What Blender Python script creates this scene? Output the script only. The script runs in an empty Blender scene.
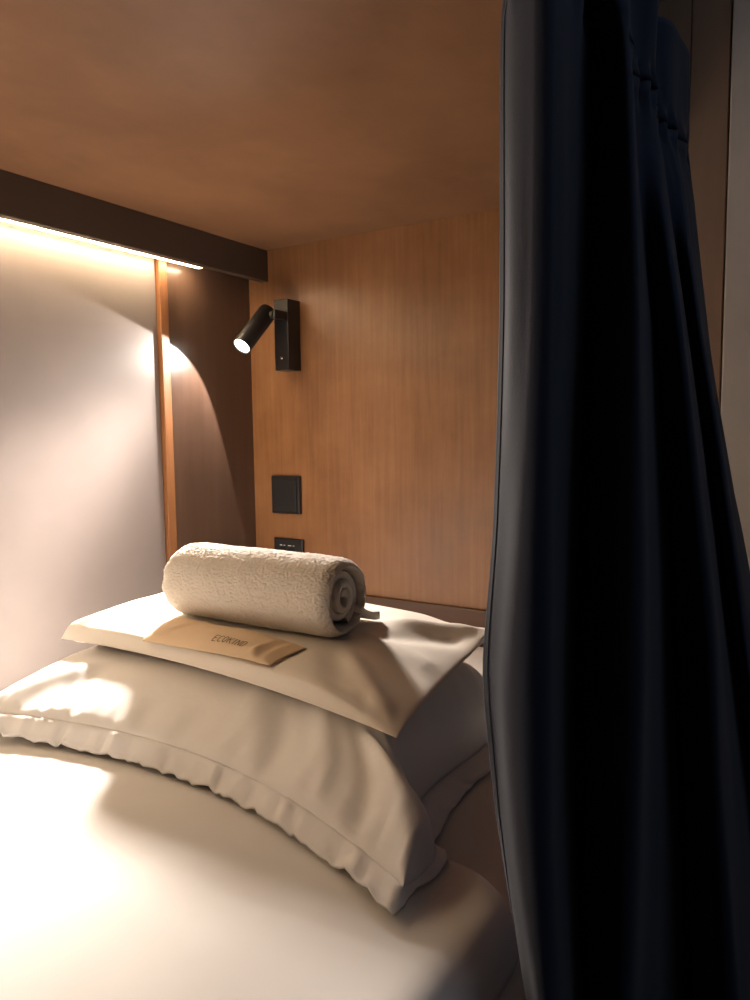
import bpy, bmesh, math, random
from mathutils import Vector, Matrix, noise
from mathutils.bvhtree import BVHTree
random.seed(4)
S = bpy.context.scene
COL = S.collection
R = math.radians

# ------------------------------------------------------------------ helpers
def link(name, me, mat=None, parent=None, smooth=True):
    o = bpy.data.objects.new(name, me); COL.objects.link(o)
    if mat: me.materials.append(mat)
    if parent: o.parent = parent
    for p in me.polygons: p.use_smooth = smooth
    return o

def from_data(name, vs, fs, mat=None, parent=None, smooth=True):
    me = bpy.data.meshes.new(name); me.from_pydata([tuple(v) for v in vs], [], fs); me.update()
    return link(name, me, mat, parent, smooth)

def from_bm(name, bm, mat=None, parent=None, smooth=False):
    bmesh.ops.recalc_face_normals(bm, faces=bm.faces)
    me = bpy.data.meshes.new(name); bm.to_mesh(me); bm.free()
    return link(name, me, mat, parent, smooth)

def bm_box(bm, lo, hi, bevel=0.0, seg=2):
    lo, hi = Vector(lo), Vector(hi); c = (lo+hi)/2; d = hi-lo
    r = bmesh.ops.create_cube(bm, size=1.0, matrix=Matrix.Translation(c) @ Matrix.Diagonal((d.x, d.y, d.z, 1)))
    if bevel:
        es = list({e for v in r['verts'] for e in v.link_edges})
        bmesh.ops.bevel(bm, geom=es, offset=bevel, segments=seg, affect='EDGES', profile=.5)
    return bm

def box(name, lo, hi, mat, parent=None, bevel=0.0, seg=2):
    bm = bmesh.new(); bm_box(bm, lo, hi, bevel, seg)
    return from_bm(name, bm, mat, parent)

def lathe(name, prof, M, mat, parent=None, n=40, smooth=True):
    """prof: (radius, height) list turned about local z, moved by the matrix M"""
    vs, fs = [], []
    k = len(prof)
    for i in range(n):
        a = 2*math.pi*i/n
        for r, h in prof: vs.append(M @ Vector((r*math.cos(a), r*math.sin(a), h)))
    for i in range(n):
        j = (i+1) % n
        for q in range(k-1): fs.append((i*k+q, j*k+q, j*k+q+1, i*k+q+1))
    me = bpy.data.meshes.new(name); me.from_pydata([tuple(v) for v in vs], [], fs)
    bm = bmesh.new(); bm.from_mesh(me)
    bmesh.ops.remove_doubles(bm, verts=bm.verts, dist=1e-6)
    bmesh.ops.recalc_face_normals(bm, faces=bm.faces); bm.to_mesh(me); bm.free()
    o = link(name, me, mat, parent, smooth)
    o.data.shade_smooth() if smooth else None
    e = o.modifiers.new('edges', 'EDGE_SPLIT'); e.split_angle = R(40)
    return o

def empty(name, loc, label, cat, group=None):
    o = bpy.data.objects.new(name, None); COL.objects.link(o)
    o.location = loc; o.empty_display_size = .05
    o['label'] = label; o['category'] = cat
    if group: o['group'] = group
    return o

def keep(o, parent):
    """parent a mesh built in world coordinates under an empty that is not at the origin"""
    o.parent = parent
    o.matrix_parent_inverse = Matrix.Translation(parent.location).inverted()
    return o

def tag(o, label, cat):
    o['label'] = label; o['category'] = cat; return o

def struct(o, label=None, cat=None):
    o['kind'] = 'structure'
    if label: o['label'] = label
    if cat: o['category'] = cat
    return o

def sm(a, b, x):
    t = max(0.0, min(1.0, (x-a)/(b-a))); return t*t*(3-2*t)

def nz(x, y, z=0.0): return noise.noise(Vector((x, y, z)))
def fbm(x, y, z=0.0, o=4):
    s, a = 0.0, 1.0
    for i in range(o):
        s += a*nz(x, y, z+7.3*i); x *= 2.03; y *= 2.03; a *= .5
    return s

# ------------------------------------------------------------------ materials
def new_mat(name):
    m = bpy.data.materials.new(name); m.use_nodes = True
    nt = m.node_tree; b = nt.nodes['Principled BSDF']
    return m, nt, b

def nd(nt, t, **kw):
    n = nt.nodes.new(t)
    for k, v in kw.items(): setattr(n, k, v)
    return n

def plain(name, col, rough=.5, metal=0.0, bump=0.0, bscale=300, spec=.5, sheen=0.0, var=0.0):
    m, nt, b = new_mat(name)
    b.inputs['Base Color'].default_value = (*col, 1); b.inputs['Roughness'].default_value = rough
    b.inputs['Metallic'].default_value = metal; b.inputs['Specular IOR Level'].default_value = spec
    b.inputs['Sheen Weight'].default_value = sheen
    tc = nd(nt, 'ShaderNodeTexCoord')
    if var:
        n = nd(nt, 'ShaderNodeTexNoise'); n.inputs['Scale'].default_value = 9; n.inputs['Detail'].default_value = 5
        nt.links.new(tc.outputs['Object'], n.inputs['Vector'])
        r = nd(nt, 'ShaderNodeValToRGB')
        r.color_ramp.elements[0].color = (*[c*(1-var) for c in col], 1); r.color_ramp.elements[0].position = .3
        r.color_ramp.elements[1].color = (*[min(1, c*(1+var)) for c in col], 1); r.color_ramp.elements[1].position = .7
        nt.links.new(n.outputs['Fac'], r.inputs['Fac']); nt.links.new(r.outputs['Color'], b.inputs['Base Color'])
    if bump:
        n = nd(nt, 'ShaderNodeTexNoise'); n.inputs['Scale'].default_value = bscale; n.inputs['Detail'].default_value = 3
        nt.links.new(tc.outputs['Object'], n.inputs['Vector'])
        bp = nd(nt, 'ShaderNodeBump'); bp.inputs['Strength'].default_value = bump; bp.inputs['Distance'].default_value = .002
        nt.links.new(n.outputs['Fac'], bp.inputs['Height']); nt.links.new(bp.outputs['Normal'], b.inputs['Normal'])
    return m

def wood(name, dark, mid, light, scale, rough=.4, spec=.5, bump=.12, blotch=.35):
    """varnished plywood: grain stretched along the small component of scale, with cloudy stain"""
    m, nt, b = new_mat(name)
    tc = nd(nt, 'ShaderNodeTexCoord')
    mp = nd(nt, 'ShaderNodeMapping'); mp.inputs['Scale'].default_value = scale
    nt.links.new(tc.outputs['Object'], mp.inputs['Vector'])
    g = nd(nt, 'ShaderNodeTexNoise'); g.inputs['Scale'].default_value = 1; g.inputs['Detail'].default_value = 9
    g.inputs['Roughness'].default_value = .62; g.inputs['Distortion'].default_value = .35
    nt.links.new(mp.outputs['Vector'], g.inputs['Vector'])
    c = nd(nt, 'ShaderNodeTexNoise'); c.inputs['Scale'].default_value = 3.6; c.inputs['Detail'].default_value = 5
    c.inputs['Roughness'].default_value = .6
    nt.links.new(tc.outputs['Object'], c.inputs['Vector'])
    mx = nd(nt, 'ShaderNodeMix'); mx.data_type = 'FLOAT'; mx.inputs[0].default_value = blotch
    nt.links.new(g.outputs['Fac'], mx.inputs[2]); nt.links.new(c.outputs['Fac'], mx.inputs[3])
    r = nd(nt, 'ShaderNodeValToRGB'); e = r.color_ramp.elements
    e[0].position = .32; e[0].color = (*dark, 1); e[1].position = .70; e[1].color = (*light, 1)
    k = e.new(.5); k.color = (*mid, 1)
    nt.links.new(mx.outputs[0], r.inputs['Fac']); nt.links.new(r.outputs['Color'], b.inputs['Base Color'])
    b.inputs['Specular IOR Level'].default_value = spec
    mr = nd(nt, 'ShaderNodeMapRange'); mr.inputs['To Min'].default_value = rough-.08; mr.inputs['To Max'].default_value = rough+.10
    nt.links.new(c.outputs['Fac'], mr.inputs['Value']); nt.links.new(mr.outputs['Result'], b.inputs['Roughness'])
    bp = nd(nt, 'ShaderNodeBump'); bp.inputs['Strength'].default_value = bump; bp.inputs['Distance'].default_value = .001
    nt.links.new(g.outputs['Fac'], bp.inputs['Height']); nt.links.new(bp.outputs['Normal'], b.inputs['Normal'])
    return m

M = {}
M['wood_back'] = wood('orange varnished plywood', (.155,.067,.027), (.235,.110,.046), (.335,.168,.076), (90, 90, 4.0), .36, blotch=.62)
M['wood_ceil'] = wood('brown ceiling plywood', (.13,.066,.034), (.18,.092,.048), (.23,.12,.063), (5, 3, 5), .62, spec=.15, blotch=.6)
M['wood_dark'] = wood('dark brown veneer', (.06,.034,.022), (.08,.046,.031), (.105,.06,.041), (26, 26, 2.4), .30, spec=.5)
M['wood_post'] = wood('orange timber edge', (.15,.058,.02), (.20,.082,.029), (.25,.107,.04), (60, 60, 4), .45)
M['wood_base'] = wood('reddish brown board', (.07,.031,.015), (.09,.040,.019), (.115,.052,.026), (4, 40, 40), .4)
M['wood_end'] = wood('dull brown laminate', (.19,.12,.078), (.21,.135,.09), (.23,.15,.10), (30, 30, 3), .5)
M['pale'] = plain('pale satin laminate', (.185,.158,.147), .38, bump=.02, bscale=30, var=.05)
M['pelmet'] = plain('dark brown painted pelmet', (.06,.042,.032), .5, bump=.05, bscale=60)
M['black'] = plain('matte black metal', (.012,.012,.013), .42, bump=.04, bscale=500)
M['black_plastic'] = plain('black plastic', (.014,.014,.016), .35)
M['dark_gap'] = plain('socket recess', (.003,.003,.003), .6)
M['chrome'] = plain('polished steel', (.7,.7,.7), .2, metal=1)
M['mark'] = plain('pale printed mark', (.6,.58,.55), .5)
M['floor'] = plain('dark vinyl floor', (.07,.055,.045), .5, var=.2)
M['grey'] = plain('grey corridor laminate', (.42,.375,.335), .5, var=.06)
M['rail'] = plain('dark rail metal', (.03,.03,.032), .4, metal=.6)

def fabric(name, col, rough=.8, weave=900, bump=.12, sheen=.25, fold=0.0):
    m, nt, b = new_mat(name)
    tc = nd(nt, 'ShaderNodeTexCoord')
    b.inputs['Roughness'].default_value = rough; b.inputs['Sheen Weight'].default_value = sheen
    b.inputs['Sheen Roughness'].default_value = .4
    b.inputs['Specular IOR Level'].default_value = .3
    n = nd(nt, 'ShaderNodeTexNoise'); n.inputs['Scale'].default_value = 6; n.inputs['Detail'].default_value = 4
    nt.links.new(tc.outputs['Object'], n.inputs['Vector'])
    r = nd(nt, 'ShaderNodeValToRGB')
    r.color_ramp.elements[0].color = (*[c*.94 for c in col], 1); r.color_ramp.elements[0].position = .3
    r.color_ramp.elements[1].color = (*[min(1, c*1.05) for c in col], 1); r.color_ramp.elements[1].position = .7
    nt.links.new(n.outputs['Fac'], r.inputs['Fac']); nt.links.new(r.outputs['Color'], b.inputs['Base Color'])
    w = nd(nt, 'ShaderNodeTexNoise'); w.inputs['Scale'].default_value = weave; w.inputs['Detail'].default_value = 2
    nt.links.new(tc.outputs['Object'], w.inputs['Vector'])
    bp = nd(nt, 'ShaderNodeBump'); bp.inputs['Strength'].default_value = bump; bp.inputs['Distance'].default_value = .0006
    nt.links.new(w.outputs['Fac'], bp.inputs['Height'])
    last = bp
    if fold:
        f = nd(nt, 'ShaderNodeTexNoise'); f.inputs['Scale'].default_value = 14; f.inputs['Detail'].default_value = 3
        f.inputs['Distortion'].default_value = .6
        nt.links.new(tc.outputs['Object'], f.inputs['Vector'])
        b2 = nd(nt, 'ShaderNodeBump'); b2.inputs['Strength'].default_value = fold; b2.inputs['Distance'].default_value = .006
        nt.links.new(f.outputs['Fac'], b2.inputs['Height']); nt.links.new(bp.outputs['Normal'], b2.inputs['Normal']); last = b2
    nt.links.new(last.outputs['Normal'], b.inputs['Normal'])
    return m

M['sheet'] = fabric('white bed sheet', (.72,.68,.63), .75)
M['duvet'] = fabric('white duvet cotton', (.76,.72,.67), .7)
M['pillow'] = fabric('cream pillowcase sateen', (.78,.71,.62), .55, sheen=.2, fold=.14)
M['pillow_white'] = fabric('white pillowcase sateen', (.78,.75,.72), .55, sheen=.2, fold=.16)
M['towel'] = fabric('cream terry towel', (.72,.65,.56), .95, weave=260, bump=.9, sheen=.5)
M['kraft'] = plain('kraft paper', (.70,.51,.32), .6, bump=.12, bscale=220, var=.06)
M['ink'] = plain('brown ink', (.13,.085,.05), .7)
M['curtain'] = fabric('navy curtain cloth', (.0075,.0125,.030), .85, weave=700, bump=.2, sheen=.10)
M['curtain_in'] = fabric('navy hem cloth', (.0078,.0125,.029), .85, weave=700, bump=.2, sheen=.10)

def emit(name, col, st):
    m = bpy.data.materials.new(name); m.use_nodes = True; nt = m.node_tree
    nt.nodes.clear(); e = nd(nt, 'ShaderNodeEmission'); o = nd(nt, 'ShaderNodeOutputMaterial')
    e.inputs['Color'].default_value = (*col, 1); e.inputs['Strength'].default_value = st
    nt.links.new(e.outputs[0], o.inputs['Surface']); return m
M['lens'] = emit('lamp lens glow', (1.0, .93, .82), 14)
M['led'] = emit('warm led glow', (1.0, .75, .48), 84)
M['hall'] = emit('corridor tube', (.58, .76, 1.0), 3.4)

# ------------------------------------------------------------------ setting
FOOT = -2.15           # foot end of the bunk
struct(box('floor', (-.1, -2.6, -.05), (2.6, .1, 0), M['floor']))
struct(box('wall_back', (-.1, 0, 0), (.965, .05, 2.45), M['wood_back']))
struct(box('trim_1', (.965, -.004, 0), (1.024, .05, 2.45), M['wood_end'], bevel=.002), 'dull brown end strip of the partition beside the curtain', 'trim')
struct(box('trim_5', (.90, -.003, 1.60), (.964, .05, 2.45), M['wood_end']), 'dull brown partition strip above the upper bunk edge', 'trim')
struct(box('wall_right', (1.027, -.012, 0), (2.6, .05, 2.45), M['grey'], bevel=.002))
struct(box('wall_left', (-.05, FOOT-.45, 0), (0, -.288, 2.45), M['pale'], bevel=.0015))
struct(box('wall_corner', (-.05, -.264, 0), (-.002, 0, 2.45), M['wood_dark']))
struct(box('trim_2', (-.05, -.2865, 0), (.010, -.2645, 1.518), M['wood_post'], bevel=.002), 'narrow orange timber upright between the pale and dark wall panels', 'trim')
struct(box('ceiling', (0, FOOT, 1.518), (.898, 0, 1.575), M['wood_ceil'], bevel=.002), 'brown plywood underside of the upper bunk', 'ceiling')
struct(box('trim_3', (.036, FOOT, 1.4475), (.057, 0, 1.518), M['pelmet'], bevel=.0015), 'dark brown pelmet board hiding the light strip', 'pelmet')
struct(box('baseboard_back', (0, -.010, .30), (.965, 0, .736), M['wood_base'], bevel=.002))
struct(box('wall_foot', (-.05, FOOT-.5, 0), (2.6, FOOT-.45, 2.45), M['wood_end']))
struct(box('wall_side', (2.6, -2.65, 0), (2.65, .05, 2.45), M['grey']))
struct(box('trim_4', (-.05, -2.65, 2.45), (2.65, .05, 2.5), M['grey']), 'grey corridor ceiling', 'ceiling')

# warm LED strip tucked behind the pelmet
led = empty('light_strip', (.018, -1.1, 1.47), 'thin warm light strip glowing behind the dark pelmet along the left wall', 'light strip')
bm = bmesh.new(); bm_box(bm, (.0295, FOOT+.02, 1.450), (.036, -.05, 1.518)); bm_box(bm, (.0002, FOOT+.02, 1.514), (.0295, -.05, 1.518))
keep(from_bm('channel', bm, M['chrome']), led)
keep(box('diffuser', (.0250, FOOT+.03, 1.4480), (.0355, -.190, 1.4500), M['led'], bevel=.0004), led)

# ------------------------------------------------------------------ bed
MAT_Z = .67
bed = empty('bed_platform', (.5, -1.1, 0), 'built-in wooden bed platform carrying the mattress', 'bed')
keep(box('platform_top', (.004, FOOT, .36), (1.01, -.012, .42), M['wood_dark'], bevel=.003), bed)
keep(box('front_panel', (.985, FOOT, .0), (1.01, -.012, .36), M['wood_dark'], bevel=.003), bed)
keep(box('side_panel', (.004, FOOT, .0), (.985, FOOT+.02, .36), M['wood_dark'], bevel=.003), bed)

def mattress():
    bm = bmesh.new(); bm_box(bm, (.006, FOOT+.01, .421), (1.008, -.014, MAT_Z), .03, 5)
    o = from_bm('mattress', bm, M['sheet'], smooth=True)
    return o
mat_o = tag(mattress(), 'white sheeted mattress, bare in shadow beside the pillows and curtain', 'mattress')

# duvet: a thick, softly filled cover with rounded corners
DX0, DX1, DY0, DY1 = .012, .992, FOOT+.03, -.775
DH = .052
def duvet_h(x, y):
    rc = .075
    dx = min(x-DX0, DX1-x); dy = min(y-DY0, DY1-y)
    if dx < rc and dy < rc: d = rc-math.hypot(rc-dx, rc-dy)
    else: d = min(dx, dy)
    if d <= 0: return None
    t = min(1, d/.042)
    return MAT_Z + DH*(1-(1-t)**2.4)**.5
def duvet_top(x, y):
    h = duvet_h(x, y)
    if h is None: return MAT_Z
    k = (h-MAT_Z)/DH
    h += k*(.004*nz(x*3.1, y*2.4, 3) + .0016*nz(x*11, y*9, 1))
    return h
def build_duvet():
    vs, fs = [], []
    # rings from the outline inwards
    rc = .075
    def outline(inset, n=32):
        pts = []
        x0, x1, y0, y1 = DX0+inset, DX1-inset, DY0+inset, DY1-inset
        r = max(rc-inset, .0)
        def arc(cx, cy, a0):
            for i in range(13):
                a = a0+math.pi/2*i/12; pts.append((cx+r*math.cos(a), cy+r*math.sin(a)))
        def seg(p, q, k):
            for i in range(1, k): pts.append((p[0]+(q[0]-p[0])*i/k, p[1]+(q[1]-p[1])*i/k))
        arc(x1-r, y1-r, 0); seg((x1-r, y1), (x0+r, y1), 40)
        arc(x0+r, y1-r, math.pi/2); seg((x0, y1-r), (x0, y0+r), 48)
        arc(x0+r, y0+r, math.pi); seg((x0+r, y0), (x1-r, y0), 40)
        arc(x1-r, y0+r, 3*math.pi/2); seg((x1, y0+r), (x1, y1-r), 48)
        return pts
    insets = [.012, .004, .0005, .0, .001, .0035, .008, .014, .022, .032, .044, .058, .0749]
    zs = [MAT_Z+.001, MAT_Z+.0012, MAT_Z+.004, MAT_Z+.012]
    rings = []
    for i, q in enumerate(insets):
        ring = []
        for (x, y) in outline(q):
            if i < 4: z = zs[i]
            else: z = max(duvet_top(x, y), MAT_Z+.013)
            if i >= 2:
                wob = .0025*nz(x*14, y*14, 2)
                if q < .01: x += wob; y += wob
            ring.append(len(vs)); vs.append((x, y, z))
        rings.append(ring)
    n = len(rings[0])
    for a, b in zip(rings, rings[1:]):
        for i in range(n): fs.append((a[i], a[(i+1) % n], b[(i+1) % n], b[i]))
    o_n = len(vs)
    # inner field
    me = bpy.data.meshes.new('duvet'); bm = bmesh.new()
    bv = [bm.verts.new(v) for v in vs]
    for f in fs: bm.faces.new([bv[i] for i in f])
    NX, NY = 90, 110
    ix0, ix1, iy0, iy1 = DX0+.0749, DX1-.0749, DY0+.0749, DY1-.0749
    # inner ring is a rectangle: fill with a matching grid (corner arcs collapse to points)
    g = [[bm.verts.new((ix0+(ix1-ix0)*i/40, iy0+(iy1-iy0)*j/48, 0)) for j in range(49)] for i in range(41)]
    for col in g:
        for v in col: v.co.z = duvet_top(v.co.x, v.co.y)
    for i in range(40):
        for j in range(48): bm.faces.new((g[i][j], g[i+1][j], g[i+1][j+1], g[i][j+1]))
    bm.faces.new([bv[i] for i in reversed(rings[0])])
    bmesh.ops.remove_doubles(bm, verts=bm.verts, dist=.0007)
    bmesh.ops.recalc_face_normals(bm, faces=bm.faces)
    bm.to_mesh(me); bm.free()
    return link('duvet', me, M['duvet'])
duvet = tag(build_duvet(), 'thick white duvet spread over the bed up to the pillows', 'duvet')

# ------------------------------------------------------------------ pillows
def lerp(a, b, t): return a+(b-a)*t
def bow(p, q, t, k): # straight edge with a sideways bow k at the middle (vector)
    return Vector(p)*(1-t)+Vector(q)*t+Vector(k)*(4*t*(1-t))
def coons(c00, c10, c11, c01, k0, k1, k2, k3):
    """corners front-left, front-right, back-right, back-left; bows of front, right, back, left"""
    def f(u, v):
        f0 = bow(c00, c10, u, k0); f1 = bow(c01, c11, u, k2)
        g0 = bow(c00, c01, v, k3); g1 = bow(c10, c11, v, k1)
        b = Vector(c00)*(1-u)*(1-v)+Vector(c10)*u*(1-v)+Vector(c11)*u*v+Vector(c01)*(1-u)*v
        return f0*(1-v)+f1*v+g0*(1-u)+g1*u-b
    return f
def fold(u, v, a, b, w, amp):
    """soft ridge (amp>0) or crease from a to b in (u,v), fading at its ends"""
    ax, ay = a; bx, by = b; dx, dy = bx-ax, by-ay; L2 = dx*dx+dy*dy
    t = ((u-ax)*dx+(v-ay)*dy)/L2
    if t < -.2 or t > 1.2: return 0.0
    d = abs((u-ax)*dy-(v-ay)*dx)/math.sqrt(L2)
    return amp*math.exp(-(d/w)**2)*sm(-.2, .25, t)*sm(1.2, .75, t)
def edge_samples(n, e=.035):
    """parameter samples packed towards both ends"""
    return [.5-.5*math.cos(math.pi*i/n)*(1-.0) if False else (lambda s: s-.5*e*math.sin(2*math.pi*s)*3)(i/n) for i in range(n+1)]
def shell(name, NU, NV, top, bot, mat, parent=None):
    us = [.5-.5*math.copysign(abs(math.cos(math.pi*i/NU))**.75, math.cos(math.pi*i/NU)) for i in range(NU+1)]
    vsn = [.5-.5*math.copysign(abs(math.cos(math.pi*i/NV))**.75, math.cos(math.pi*i/NV)) for i in range(NV+1)]
    vs, fs = [], []
    ti, bi = {}, {}
    for i, u in enumerate(us):
        for j, v in enumerate(vsn):
            ti[i, j] = len(vs); vs.append(top(u, v))
            if 0 < i < NU and 0 < j < NV: bi[i, j] = len(vs); vs.append(bot(u, v))
            else: bi[i, j] = ti[i, j]
    for i in range(NU):
        for j in range(NV):
            fs.append((ti[i, j], ti[i+1, j], ti[i+1, j+1], ti[i, j+1]))
            fs.append((bi[i, j+1], bi[i+1, j+1], bi[i+1, j], bi[i, j]))
    return from_data(name, vs, fs, mat, parent)

# lower pillow, with a flat flange all round
PL = empty('pillow', (.55, -.55, MAT_Z), 'lower white pillow with a frilled flat flange, bottom of the stack on the bed', 'pillow', None)
lo_rim = coons((.276,-.862,.752), (.914,-.884,.742), (.812,-.40,.690), (.185,-.40,.690),
               (0,.070,.002), (0,0,-.030), (0,-.02,0), (.010,0,0))
def lo_base(u, v):
    p = lo_rim(u, v)
    p.x += u**4*(.010*math.exp(-((v-.11)/.07)**2)-.055*sm(.13, .34, v)*sm(1.05, .45, v))
    h = duvet_h(p.x, p.y)
    z = (h if h else MAT_Z)+.012
    if h: p.z = max(p.z, z)
    return p
LOW_TOP = .793
def smin(*a):
    return (sum(max(x, 1e-4)**-4 for x in a)-len(a)+1)**-.25
def gather(u):
    return nz(u*38, 1.7, 8)+.5*nz(u*83, 4.1, 2)
def lo_top(u, v):
    p = lo_base(u, v).copy()
    L = .62; W = .45
    du, dv = min(u, 1-u)*L, v*W
    dvb = (1-v)*W
    def rise(d, r): 
        t = min(1, d/r); return (1-(1-t)**2.3)**.50
    fu = rise(u*L, .042)*rise((1-u)*L, .060)
    tf = min(1, dv/.135); fv = (1-(1-tf)**1.9)**.80
    fb = rise(dvb, .10)
    H = LOW_TOP-p.z
    k = smin(fu, fv)*fb
    z = H*k
    ed = min(1, min(du, dv, dvb)/.012)
    # creases running up from the seam, and broad folds
    w = .0
    w += fold(u, v, (.985,.03), (.86,.24), .030, .012)
    w += fold(u, v, (1.0,.16), (.88,.28), .03, -.006)
    w += fold(u, v, (.91,.00), (.84,.26), .022, -.009)
    w += fold(u, v, (.80,.02), (.74,.28), .026, .007)
    w += fold(u, v, (.70,.00), (.64,.26), .028, -.006)
    w += fold(u, v, (.60,.06), (.56,.28), .030, .005)
    w += fold(u, v, (.03,.02), (.14,.22), .030, .008)
    w += fold(u, v, (.11,.00), (.17,.24), .025, -.006)
    w += fold(u, v, (.28,.02), (.28,.22), .050, .003)
    w += .002*nz(u*7, v*4, 5)
    w += gather(u)*.0110*sm(.075, .0, dv)                # gathers by the front seam
    w += .003*sm(.10, .02, (1-u)*L)*nz(u*6, v*26, 9)
    p.z += z + w*ed*min(1, k+.25)
    # the case bellies outwards over its seam
    bulge = .004*ed*(1-k)
    p.y -= bulge*sm(.12, .0, dv)*.6
    return p
def lo_bot(u, v):
    p = lo_base(u, v); h = duvet_top(p.x, p.y)
    L, W = .62, .45
    h = max(duvet_top(p.x+i*.011, p.y+j*.011) for i in (-1, 0, 1) for j in (-1, 0, 1))
    d = min(u*L, (1-u)*L, v*W, (1-v)*W)
    t = sm(0, .05, d)
    q = p.copy(); q.z = max(lerp(p.z, h+.004, t), h+.004); return q
lo_body = shell('case', 110, 90, lo_top, lo_bot, M['pillow_white']); keep(lo_body, PL)

def flange():
    """flat double-layer border sewn round the case, frilled, drooping on to what lies under it"""
    vs, fs = [], []
    N = 420; K = 7
    per = []
    for i in range(N):
        s = 4.0*i/N; q = int(s); t = s-q
        if q == 0: per.append((t, 0.0, 0, -1))
        elif q == 1: per.append((1.0, t, 1, 0))
        elif q == 2: per.append((1-t, 1.0, 0, 1))
        else: per.append((0.0, 1-t, -1, 0))
    top_i, bot_i = [], []
    for i, (u, v, nx, ny) in enumerate(per):
        # corner fan direction
        L, W = .62, .45
        cu = sm(.05, 0, 1-u) if ny else (0); 
        ox, oy = nx, ny
        fw = .020 if ny < 0 else .002+.030*sm(.04, .32, v)
        if ny:
            if u > .97: ox = (u-.97)/.03*.5
            if u < .06: ox = -(.06-u)/.06
        else:
            if v > .94: oy = (v-.94)/.06
            if v < .06: oy = -(.06-v)/.06
        p = lo_base(u, v)
        rt, rb = [], []
        for k in range(K+1):
            e = k/K
            x = p.x+ox*fw*e; y = p.y+oy*fw*e
            h = duvet_top(x, y)
            fr = (nz(u*34+2, v*26, 4)*.003 + nz(u*80, v*60, 6)*.002)*e if ny else (nz(u*20, v*16, 4)*.006+nz(u*60, v*50, 6)*.002)*e
            z = lerp(p.z, h+.0065+max(fr, -.003), sm(-.1, 1.1, e)) + abs(fr)*.3
            if ny < 0: z += gather(u)*.0100*sm(0, .45, e)*sm(1.5, .5, e)*sm(.0, .03, min(u, 1-u))
            z = max(z, max(duvet_top(x+i*.006, y+j*.006) for i in (-1, 0, 1) for j in (-1, 0, 1))+.0036)
            if ny < 0:
                y += fr*.8
                if u > .80: z += .006*e*math.exp(-((u-.93)/.05)**2)
                if u < .16: z += .010*e*math.exp(-((u-.05)/.06)**2)
            # start slightly inside the seam
            if k == 0: x -= ox*.004; y -= oy*.004
            rt.append(len(vs)); vs.append((x, y, z+.0012))
            rb.append(len(vs)); vs.append((x, y, z-.0012))
        top_i.append(rt); bot_i.append(rb)
    for i in range(N):
        j = (i+1) % N
        for k in range(K):
            fs.append((top_i[i][k], top_i[i][k+1], top_i[j][k+1], top_i[j][k]))
            fs.append((bot_i[i][k], bot_i[j][k], bot_i[j][k+1], bot_i[i][k+1]))
        fs.append((top_i[i][K], bot_i[i][K], bot_i[j][K], top_i[j][K]))
        fs.append((top_i[i][0], top_i[j][0], bot_i[j][0], bot_i[i][0]))
    return from_data('flange', vs, fs, M['pillow_white'])
keep(flange(), PL)

# upper pillow, plain case with pointed corners
lo_bvh = BVHTree.FromPolygons([v.co.copy() for v in lo_body.data.vertices], [tuple(p.vertices) for p in lo_body.data.polygons])
def low_z(x, y, d=0):
    h = lo_bvh.ray_cast(Vector((x, y, 2)), Vector((0, 0, -1)))
    return h[0].z if h[0] else d
up_rim = coons((.250,-.716,.806), (.842,-.769,.805), (.803,-.448,.818), (.232,-.420,.808),
               (0,.020,.004), (-.014,0,-.008), (0,.03,.004), (.01,0,.006))
def up_top(u, v):
    p = up_rim(u, v)
    L, W = .59, .32
    def rise(d, r):
        t = min(1, d/r); return (1-(1-t)**2.1)**.62
    k = smin(rise(u*L, .03), rise(v*W, .06), rise((1-v)*W, .10))*rise((1-u)*L, .15)
    d = min(u*L, (1-u)*L, v*W, (1-v)*W); ed = sm(0, .03, d)
    w = 0.0
    w += fold(u, v, (1.0,1.0), (.80,.72), .03, .010)
    w += fold(u, v, (.97,.86), (.80,.55), .035, -.007)
    w += fold(u, v, (.98,.55), (.78,.45), .05, .006)
    w += fold(u, v, (.96,.08), (.80,.30), .035, .008)
    w += fold(u, v, (.86,.02), (.76,.30), .04, -.006)
    w += fold(u, v, (.66,.03), (.60,.22), .03, -.004)
    w += fold(u, v, (.02,.02), (.16,.28), .03, .006)
    w += .004*nz(u*6, v*4, 15)*k
    w += .003*sm(.07, .01, v*W)*nz(u*30, v*5, 18)
    q = p.copy(); q.z += .019*k + w*ed*.8 + .010*sm(0, .009, min(u*L, v*W, (1-v)*W))*sm(0, .22, (1-u))
    # the back corner beside the curtain curls up
    c = sm(.86, 1.0, u)*sm(.80, 1.0, v); q.z += .012*c
    return q
def up_bot(u, v):
    p = up_rim(u, v); q = up_top(u, v)
    L, W = .59, .32
    d = min(u*L, (1-u)*L, v*W, (1-v)*W); t = sm(0, .05, d)
    lz = low_z(p.x, p.y, p.z-.02)
    z = lerp(q.z if d < .001 else min(q.z-.004*t, p.z-.010*t), max(lz+.002, p.z-.03), t)
    p.z = min(z, q.z-.0015*sm(0, .01, d)); return p
up_o = shell('pillow', 110, 80, up_top, up_bot, M['pillow'])
tag(up_o, 'upper cream pillow with pointed corners, lying on the frilled pillow under the towel', 'pillow')
up_bvh = BVHTree.FromPolygons([v.co.copy() for v in up_o.data.vertices], [tuple(p.vertices) for p in up_o.data.polygons])
def up_z(x, y, d=.8):
    h = up_bvh.ray_cast(Vector((x, y, 2)), Vector((0, 0, -1)))
    return h[0].z if h[0] else d

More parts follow.
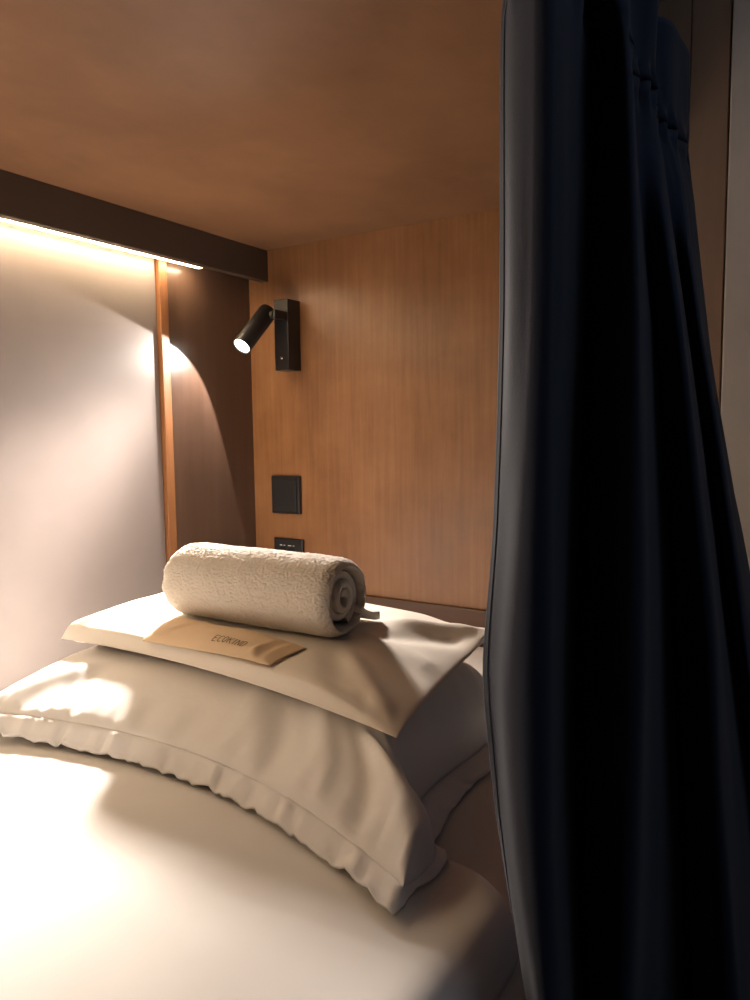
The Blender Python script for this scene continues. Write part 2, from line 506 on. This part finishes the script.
# ------------------------------------------------------------------ rolled towel
def towel():
    T = empty('rolled_towel', (.50, -.585, .83), 'cream terry towel rolled into a fat cylinder on the upper pillow', 'towel')
    a = Vector((.400,-.613,0)); b = Vector((.675,-.600,0))
    a.z = up_z(a.x+.03, a.y)+.049; b.z = up_z(b.x-.03, b.y)+.049
    ax = (b-a).normalized(); up = Vector((0,0,1)); side = ax.cross(up).normalized(); up = side.cross(ax)
    Ltot = (b-a).length
    # spiral cross-section: a sheet of thickness th wound from the core out, tail ending low at the back
    turns, n = 3.6, 260
    R1, th = .0525, .0118
    r_in = R1-turns*.0128
    def cen(t):
        ang = R(-20)-2*math.pi*turns*(1-t)
        r = (r_in+(R1-r_in)*t)-th/2
        return ang, r
    NL = 70
    def body(s0, s1, k):
        return [s0+(s1-s0)*i/k for i in range(k+1)]
    # outer jacket (what is seen from the side)
    vs, fs = [], []
    prof = []
    for i in range(NL+1):
        s = i/NL; prof.append(s)
    NA = 96
    for s in prof:
        e = min(s, 1-s)*Ltot
        rr = 1 - .16*math.exp(-(e/.007)**1.1) - .03*math.exp(-e/.03)
        c = a+ax*(s*Ltot)
        for j in range(NA):
            an = 2*math.pi*j/NA
            r = R1*rr*(1+.025*nz(s*7, math.cos(an)*1.4, math.sin(an)*1.4)+.012*nz(s*24, math.cos(an)*5, math.sin(an)*5))
            # squashed where it rests
            y = math.cos(an)*r*1.06; z = math.sin(an)*r
            if z < -R1*.86: z = -R1*.86
            # slack gathering lines around the left third
            vs.append(c+side*y+up*z+ax*(.003*nz(an*3, s*2)))
    for i in range(NL):
        for j in range(NA):
            k = (j+1) % NA; fs.append((i*NA+j, i*NA+k, (i+1)*NA+k, (i+1)*NA+j))
    # inner wall of the jacket (thickness) at both ends
    def inner(s_edge, s_deep, r0):
        base = len(vs)
        for s, rr in ((s_edge, .76), (s_deep, .74)):
            c = a+ax*(s*Ltot)
            for j in range(NA):
                an = 2*math.pi*j/NA
                z = math.sin(an)*R1*rr; z = max(z, -R1*.70)
                vs.append(c+side*(math.cos(an)*R1*rr*1.06)+up*z)
        return base
    bR = inner(1.0, .90, 0); bL = inner(0.0, .10, 0)
    for j in range(NA):
        k = (j+1) % NA
        fs.append((NL*NA+j, NL*NA+k, bR+k, bR+j)); fs.append((bR+j, bR+k, bR+NA+k, bR+NA+j))
        fs.append((k, j, bL+j, bL+k)); fs.append((bL+k, bL+j, bL+NA+j, bL+NA+k))
    o = from_data('outer_wrap', vs, fs, M['towel']); 
    bm = bmesh.new(); bm.from_mesh(o.data); bmesh.ops.recalc_face_normals(bm, faces=bm.faces); bm.to_mesh(o.data); bm.free()
    d = o.modifiers.new('pile', 'SUBSURF'); d.levels = d.render_levels = 2
    tx = bpy.data.textures.new('terry', 'CLOUDS'); tx.noise_scale = .0030; tx.noise_depth = 2
    dm = o.modifiers.new('terry', 'DISPLACE'); dm.texture = tx; dm.strength = .0026; dm.mid_level = .5; dm.texture_coords = 'LOCAL'
    keep(o, T)
    # the wound inner layers
    vs, fs = [], []
    tt = .0095; t_in, t_out = R1*.73, 0
    n = 200; turns = 2.6
    rows = []
    for i in range(n+1):
        t = i/n; ang = R(35)+2*math.pi*turns*t
        r = .006+(R1*.735-tt/2-.006)*t
        sq = min(1.0, 1.0)
        row = []
        for (s, dr) in ((.045, tt/2), (.962+.012*math.sin(6*t), tt/2), (.962+.012*math.sin(6*t)+.010, tt*.25), (.962+.012*math.sin(6*t)+.010, -tt*.25), (.962+.012*math.sin(6*t), -tt/2), (.045, -tt/2)):
            c = a+ax*(s*Ltot); q = r+dr
            z = math.sin(ang)*q; z = max(z, -R1*.69)
            row.append(len(vs)); vs.append(c+side*(math.cos(ang)*q*1.04)+up*z)
        rows.append(row)
    for p, q in zip(rows, rows[1:]):
        for k in range(5): fs.append((p[k], p[k+1], q[k+1], q[k]))
        fs.append((p[5], p[0], q[0], q[5]))
    fs.append(tuple(rows[0])); fs.append(tuple(reversed(rows[-1])))
    keep(from_data('inner_roll', vs, fs, M['towel']), T)
    # loose outer edge of the sheet, lying on the pillow behind the right end
    vs, fs = [], []
    rows = []
    for i in range(15):
        t = i/14
        off = R1*(.55+.95*t); hz = -R1*.86+.020*(1-t)**2+.006
        row = []
        for k in range(31):
            s = .03+.975*k/30
            c = a+ax*(s*Ltot)-side*off
            zz = max((c+up*hz).z+.0015*nz(s*9, t*3), up_z(c.x, c.y)+.006)
            row.append((c.x, c.y, zz))
        rows.append(row)
    for hgt in (.006, -.004):
        for row in rows:
            for p in row: vs.append((p[0], p[1], p[2]+hgt))
    K = 31; n = 15*K
    for i in range(14):
        for k in range(30):
            q = i*K+k; fs.append((q, q+1, q+K+1, q+K)); fs.append((n+q+K, n+q+K+1, n+q+1, n+q))
    for i in range(14):
        q = i*K; fs.append((q, q+K, n+q+K, n+q)); q += 30; fs.append((q+K, q, n+q, n+q+K))
    for k in range(30):
        q = k; fs.append((q+1, q, n+q, n+q+1)); q = 14*K+k; fs.append((q, q+1, n+q+1, n+q))
    keep(from_data('loose_edge', vs, fs, M['towel']), T)
    return T
towel()

# ------------------------------------------------------------------ paper sachet
def sachet():
    P = empty('paper_sachet', (.52, -.665, .825), 'flat brown paper sachet with printed lettering lying in front of the towel', 'sachet')
    c00, c10, c11, c01 = Vector((.424,-.716,0)), Vector((.646,-.722,0)), Vector((.656,-.666,0)), Vector((.418,-.652,0))
    NU, NV = 70, 26
    vs, fs = [], []
    def pos(u, v):
        p = (c00*(1-u)+c10*u)*(1-v)+(c01*(1-u)+c11*u)*v
        return p
    def puff(u, v):
        # pillow pack: flat crimped ends, swollen middle with a crease near the right end
        m = sm(.0, .10, u)*sm(1.0, .90, u)*(1-(2*v-1)**4)**.5
        b = .0085*m
        b += .0035*math.exp(-((u-.855)/.02)**2)*sm(.9, .2, v)*m
        b -= .0030*math.exp(-((u-.905)/.022)**2)*m
        b += .0030*math.exp(-((u-.14-.18*v)/.02)**2)*m
        b += .0012*nz(u*9, v*4, 3)*m
        return b
    def base(u, v):
        # stiff paper: bridge the wrinkles of the cloth, never dip into them
        p = pos(u, v)
        z = max(up_z(p.x+i*.008, p.y+j*.008) for i in (-1, 0, 1) for j in (-1, 0, 1))
        return z
    grid = {}
    bz = [[base(i/NU, j/NV) for j in range(NV+1)] for i in range(NU+1)]
    for _ in range(6):
        nb = [r[:] for r in bz]
        for i in range(1, NU):
            for j in range(1, NV):
                nb[i][j] = max(bz[i][j]-.0003, (bz[i-1][j]+bz[i+1][j]+bz[i][j-1]+bz[i][j+1])/4)
        bz = nb
    def surf(u, v):
        fu, fv = min(u*NU, NU-1e-6), min(v*NV, NV-1e-6); i, j = int(fu), int(fv); a, b = fu-i, fv-j
        z = (bz[i][j]*(1-a)+bz[i+1][j]*a)*(1-b)+(bz[i][j+1]*(1-a)+bz[i+1][j+1]*a)*b
        p = pos(u, v); p.z = z+.0022+puff(u, v); return p
    for side in (0, 1):
        for i in range(NU+1):
            for j in range(NV+1):
                u, v = i/NU, j/NV
                p = surf(u, v)
                if side: p.z = bz[i][j]+.0012
                grid[side, i, j] = len(vs); vs.append(p)
    for i in range(NU):
        for j in range(NV):
            fs.append((grid[0,i,j], grid[0,i+1,j], grid[0,i+1,j+1], grid[0,i,j+1]))
            fs.append((grid[1,i,j+1], grid[1,i+1,j+1], grid[1,i+1,j], grid[1,i,j]))
    for i in range(NU):
        fs.append((grid[1,i,0], grid[1,i+1,0], grid[0,i+1,0], grid[0,i,0]))
        fs.append((grid[0,i,NV], grid[0,i+1,NV], grid[1,i+1,NV], grid[1,i,NV]))
    for j in range(NV):
        fs.append((grid[0,0,j], grid[0,0,j+1], grid[1,0,j+1], grid[1,0,j]))
        fs.append((grid[1,NU,j], grid[1,NU,j+1], grid[0,NU,j+1], grid[0,NU,j]))
    keep(from_data('packet', vs, fs, M['kraft']), P)
    # lettering: bars of ink laid on the packet, letters drawn as strokes
    G = {'E': [((1,0),(0,0)), ((0,0),(0,1)), ((0,1),(1,1)), ((0,.5),(.8,.5))],
         'C': [((1,.08),(.7,0)), ((.7,0),(.3,0)), ((.3,0),(0,.3)), ((0,.3),(0,.7)), ((0,.7),(.3,1)), ((.3,1),(.7,1)), ((.7,1),(1,.92))],
         'O': [((.3,0),(.7,0)), ((.7,0),(1,.3)), ((1,.3),(1,.7)), ((1,.7),(.7,1)), ((.7,1),(.3,1)), ((.3,1),(0,.7)), ((0,.7),(0,.3)), ((0,.3),(.3,0))],
         'K': [((0,0),(0,1)), ((1,1),(0,.45)), ((.3,.6),(1,0))],
         'I': [((.5,0),(.5,1))],
         'N': [((0,0),(0,1)), ((0,1),(1,0)), ((1,0),(1,1))],
         'D': [((0,0),(0,1)), ((0,1),(.6,1)), ((.6,1),(1,.7)), ((1,.7),(1,.3)), ((1,.3),(.6,0)), ((.6,0),(0,0))]}
    vs, fs = [], []
    u0, lw, gap, v0, lh, w = .535, .0245, .0125, .15, .17, .0038
    for ch in 'ECOKIND':
        cw = lw*(.5 if ch == 'I' else 1)
        for (p, q) in G[ch]:
            n = 4
            px = [(u0+cw*(p[0]+(q[0]-p[0])*i/n), v0+lh*(p[1]+(q[1]-p[1])*i/n)) for i in range(n+1)]
            d = Vector((px[-1][0]-px[0][0], (px[-1][1]-px[0][1])*.32)).normalized(); nrm = Vector((-d.y, d.x))*w*.5
            base_i = len(vs)
            for (u, v) in px:
                for sgn in (1, -1):
                    uu, vv = u+nrm.x*sgn, v+nrm.y*sgn/.32
                    s = surf(uu, vv); s.z += .0006; vs.append(s)
            for i in range(n): fs.append((base_i+2*i, base_i+2*i+1, base_i+2*i+3, base_i+2*i+2))
        u0 += cw+gap
    t = from_data('lettering', vs, fs, M['ink'], smooth=False)
    sl = t.modifiers.new('ink', 'SOLIDIFY'); sl.thickness = .0003
    t['label'] = 'small dark capital letters'
    keep(t, P)
sachet()

# ------------------------------------------------------------------ reading lamp
def reading_lamp():
    L = empty('reading_lamp', (.128, 0, 1.317), 'black swivel reading lamp, lit, on the wooden wall below the pelmet', 'wall lamp')
    keep(box('wall_box', (.108, -.045, 1.238), (.148, -.0003, 1.394), M['black'], bevel=.0014, seg=3), L)
    tip = Vector((.1010, -.1475, 1.2830)); d = Vector((-.07, -.70, -.715)).normalized()
    LEN = .118; rad = .0205
    q = d.to_track_quat('Z', 'Y').to_matrix().to_4x4()
    Mh = Matrix.Translation(tip-d*LEN) @ q
    rec = .0108
    prof = [(0, 0), (rad-.0025, 0), (rad-.0007, .0007), (rad, .0025), (rad, LEN-.001), (rad-.0006, LEN), (rad-.0014, LEN-.0006), (rad-.0018, LEN-.003), (rad-.004, LEN-.007), (0.001, LEN-.007)]
    keep(lathe('lamp_head', prof, Mh, M['black'], n=48), L)
    Ml = Matrix.Translation(tip-d*.0030) @ q
    keep(lathe('lens', [(0, 0), (rad-.0035, 0), (rad-.003, .0004), (rad-.004, .0008), (0, .0011)], Ml, M['lens'], n=40), L)
    L_ = [o for o in COL.objects if o.name == 'lens'][0]; L_['label'] = 'glowing white lens'
    # pivot pin joining the head to the box
    pv = tip-d*(LEN-.016)
    Mp = Matrix.Translation(Vector((pv.x+.004, pv.y, pv.z))) @ Matrix.Rotation(R(90), 4, 'Y')
    keep(lathe('pivot', [(0, 0), (.0085, 0), (.0085, .0225), (.0075, .0235), (0, .0235)], Mp, M['black'], n=28), L)
    kn = bmesh.new(); bm_box(kn, (.1385, pv.y-.010, pv.z-.010), (.1455, -.0445, pv.z+.010), .002)
    keep(from_bm('bracket', kn, M['black']), L)
    Mb = Matrix.Translation(Vector((.128, -.045, 1.2655))) @ Matrix.Rotation(R(90), 4, 'X')
    keep(lathe('switch_button', [(0, .0022), (.0026, .0022), (.0034, .0014), (.0034, 0)], Mb, M['chrome'], n=24), L)
    # the light it throws: a wide cone cut by the barrel, and a hot core
    for nm, en, ang, bl, aim in (('spill_light', LAMP_SPILL, 119, .04, d), ('halo_light', LAMP_HALO, 116, 1.0, Vector((.42, -.72, -.56)).normalized()), ('beam_light', LAMP_BEAM, 58, 1.0, LAMP_AIM)):
        li = bpy.data.lights.new(nm, 'SPOT'); li.energy = en; li.color = LAMP_COL; li.spot_size = R(ang); li.spot_blend = bl
        li.shadow_soft_size = .045 if bl == 1.0 else .004
        o = bpy.data.objects.new(nm, li); COL.objects.link(o)
        o.location = tip+d*.0045; o.rotation_euler = (-aim).to_track_quat('Z', 'Y').to_euler(); keep(o, L)
LAMP_AIM = Vector((.135, -.80, -.585)).normalized()
LAMP_COL = (1.0, .89, .80)
LAMP_SPILL, LAMP_HALO, LAMP_BEAM = 6.0, 48.0, 190.0
reading_lamp()

# ------------------------------------------------------------------ wall plates
sw = empty('wall_switch', (.1, 0, .952), 'square black switch plate on the wooden wall above the outlet', 'switch')
keep(box('plate', (.058, -.010, .908), (.142, 0, .997), M['black_plastic'], bevel=.0025, seg=3), sw)
keep(box('rocker', (.0655, -.0135, .9155), (.1345, -.0095, .9895), M['black_plastic'], bevel=.0012, seg=2), sw)
ou = empty('power_outlet', (.1, 0, .805), 'black power outlet plate half hidden behind the rolled towel', 'outlet')
keep(box('plate', (.060, -.008, .762), (.146, -.0, .849), M['black_plastic'], bevel=.0025, seg=3), ou)
for x in (.080, .105): 
    bm = bmesh.new(); bm_box(bm, (x, -.0086, .8215), (x+.016, -.0078, .8275), .0003)
    keep(from_bm('usb_port', bm, M['dark_gap']), ou)
for k, (x, w) in enumerate(((.079, .007), (.090, .005), (.103, .010), (.118, .004))):
    keep(box('printed_mark', (x, -.0084, .8315), (x+w, -.0079, .8335), M['mark']), ou)
keep(box('socket_face', (.076, -.0095, .768), (.130, -.0078, .812), M['black_plastic'], bevel=.0006), ou)

# ------------------------------------------------------------------ curtain
LAY = [
(1.492, [(0.99, -0.87), (1.037, -0.92), (1.018, -0.8), (1.049, -0.82), (1.027, -0.7), (1.047, -0.665), (1.018, -0.6), (1.037, -0.565), (1.043, -0.49)]) ,
(1.39, [(0.99, -0.87), (1.039, -0.92), (1.028, -0.8), (1.056, -0.82), (1.034, -0.7), (1.044, -0.665), (1.031, -0.6), (1.041, -0.565), (1.045, -0.49)]) ,
(1.34, [(0.989, -0.87), (1.04, -0.92), (1.026, -0.8), (1.062, -0.82), (1.038, -0.7), (1.052, -0.665), (1.041, -0.6), (1.053, -0.565), (1.051, -0.49)]) ,
(1.18, [(0.994, -0.885), (1.043, -0.925), (1.027, -0.79), (1.077, -0.85), (1.056, -0.69), (1.087, -0.75), (1.067, -0.58), (1.083, -0.62), (1.072, -0.5)]) ,
(1.03, [(0.99, -0.885), (1.04, -0.925), (1.025, -0.79), (1.08, -0.85), (1.07, -0.69), (1.104, -0.75), (1.09, -0.58), (1.108, -0.62), (1.101, -0.5)]) ,
(0.93, [(0.984, -0.885), (1.039, -0.925), (1.023, -0.79), (1.081, -0.85), (1.076, -0.69), (1.115, -0.75), (1.104, -0.58), (1.124, -0.62), (1.122, -0.5)]) ,
(0.83, [(0.995, -0.885), (1.041, -0.925), (1.023, -0.79), (1.08, -0.85), (1.081, -0.69), (1.122, -0.75), (1.119, -0.58), (1.138, -0.62), (1.138, -0.5)]) ,
(0.75, [(1.009, -0.885), (1.046, -0.925), (1.025, -0.79), (1.079, -0.85), (1.086, -0.69), (1.129, -0.75), (1.132, -0.58), (1.152, -0.62), (1.156, -0.5)]) ,
(0.62, [(1.034, -0.885), (1.057, -0.925), (1.032, -0.79), (1.077, -0.85), (1.094, -0.69), (1.141, -0.75), (1.149, -0.58), (1.171, -0.62), (1.178, -0.5)]) ,
(0.2, [(1.062, -0.885), (1.074, -0.925), (1.052, -0.79), (1.083, -0.85), (1.109, -0.69), (1.161, -0.75), (1.172, -0.58), (1.2, -0.62), (1.211, -0.5)]) ,
]
def cr(p0, p1, p2, p3, t):
    return .5*((2*p1)+(-p0+p2)*t+(2*p0-5*p1+4*p2-p3)*t*t+(-p0+3*p1-3*p2+p3)*t*t*t)
def row_at(z):
    zs = [l[0] for l in LAY]
    i = 0
    while i < len(zs)-2 and z < zs[i+1]: i += 1
    t = (z-zs[i])/(zs[i+1]-zs[i])
    g = lambda k: LAY[max(0, min(len(LAY)-1, k))][1]
    t = max(0, min(1, t))
    return [tuple(cr(*(g(k)[n][c] for k in (i-1, i, i+1, i+2)), t)*.5+.5*lerp(g(i)[n][c], g(i+1)[n][c], t) for c in (0, 1)) for n in range(9)]
def curtain_pt(s, z):
    """s runs 0..8 along the nine fold nodes"""
    r = row_at(z); i = min(int(s), 7); t = s-i
    g = lambda k: r[max(0, min(8, k))]
    x = cr(g(i-1)[0], g(i)[0], g(i+1)[0], g(i+2)[0], t); y = cr(g(i-1)[1], g(i)[1], g(i+1)[1], g(i+2)[1], t)
    a = sm(1.5, 1.0, z)
    x += (.0035*nz(s*1.3, z*2.2, 1)+.002*nz(s*4, z*5, 2))*(.4+.6*a)
    y += .006*nz(s*1.1, z*2.0, 7)*(.4+.6*a)
    # drawn in by the heading tape
    pinch = math.exp(-((z-1.392)/.012)**2); x += .004*pinch*math.sin(s*math.pi*4); y += .004*pinch*math.cos(s*9)
    return (x, y, z)
def sheet(name, s0, s1, z0, z1, ns, nzz, mat, th=.0016, off=0.0):
    vs = []; fs = []
    for j in range(nzz+1):
        z = z0+(z1-z0)*j/nzz
        for i in range(ns+1): vs.append(curtain_pt(s0+(s1-s0)*i/ns, z))
    for j in range(nzz):
        for i in range(ns):
            q = j*(ns+1)+i; fs.append((q, q+1, q+ns+2, q+ns+1))
    o = from_data(name, vs, fs, mat)
    sd = o.modifiers.new('cloth', 'SOLIDIFY'); sd.thickness = th; sd.offset = off
    return o
cu = empty('curtain', (1.03, -.68, .2), 'long navy privacy curtain gathered open at the head of the bunk', 'curtain')
keep(sheet('cloth_panel', .16, 8, 1.392, .2, 176, 110, M['curtain']), cu)
hd = keep(sheet('heading', .0, 8, 1.492, 1.392, 176, 16, M['curtain'], th=.0026), cu)
hm = keep(sheet('side_hem', .0, .17, 1.392, .2, 5, 110, M['curtain_in'], th=.0022), cu)
# gathered heading: small ruffled loops standing above the tape are part of the heading mesh

rail = empty('curtain_rail', (1.012, -1.3, 1.53), 'dark curtain rail fixed along the edge of the upper bunk', 'rail')
bm = bmesh.new(); bm_box(bm, (1.000, FOOT, 1.545), (1.026, -.50, 1.556), .002)
keep(from_bm('track', bm, M['rail']), rail)
for y in (-1.9, -1.2):
    keep(box('bracket', (.897, y-.012, 1.548), (1.002, y+.012, 1.554), M['rail'], bevel=.001), rail)
for s in (.3, 1.6, 2.6, 3.6, 4.6, 5.6, 6.5, 7.3):
    p = curtain_pt(s, 1.51)
    keep(box('hook', (1.0115, p[1]-.002, 1.50), (1.0145, p[1]+.002, 1.5455), M['rail']), rail)

# ------------------------------------------------------------------ light
hall = empty('corridor_light', (1.9, -.9, 2.44), 'cool corridor ceiling light out in the passage', 'ceiling light')
keep(box('housing', (1.65, -1.5, 2.425), (1.95, -.5, 2.4495), M['grey'], bevel=.004), hall)
keep(box('diffuser', (1.67, -1.48, 2.418), (1.93, -.52, 2.4255), M['hall'], bevel=.002), hall)
w = bpy.data.worlds.new('World'); S.world = w; w.use_nodes = True
w.node_tree.nodes['Background'].inputs[0].default_value = (.6, .62, .7, 1)
w.node_tree.nodes['Background'].inputs[1].default_value = .01

# ------------------------------------------------------------------ camera
cam = bpy.data.cameras.new('Camera'); co = bpy.data.objects.new('Camera', cam); COL.objects.link(co)
yaw, pitch, roll = R(31.95), R(5.38), R(-.73)
f = Vector((-math.sin(yaw)*math.cos(pitch), math.cos(yaw)*math.cos(pitch), -math.sin(pitch)))
r = Vector((math.cos(yaw), math.sin(yaw), 0)); u = r.cross(f)
rr = r*math.cos(roll)+u*math.sin(roll); uu = -r*math.sin(roll)+u*math.cos(roll)
co.matrix_world = Matrix(((rr.x, uu.x, -f.x, 1.19), (rr.y, uu.y, -f.y, -1.36), (rr.z, uu.z, -f.z, 1.10), (0, 0, 0, 1)))
cam.sensor_fit = 'VERTICAL'; cam.sensor_height = 36; cam.lens = .737*36; cam.clip_start = .02
S.camera = co

S.view_settings.view_transform = 'Standard'; S.view_settings.look = 'None'
S.view_settings.gamma = 1; S.view_settings.use_curve_mapping = False
S.view_settings.exposure = 0.45
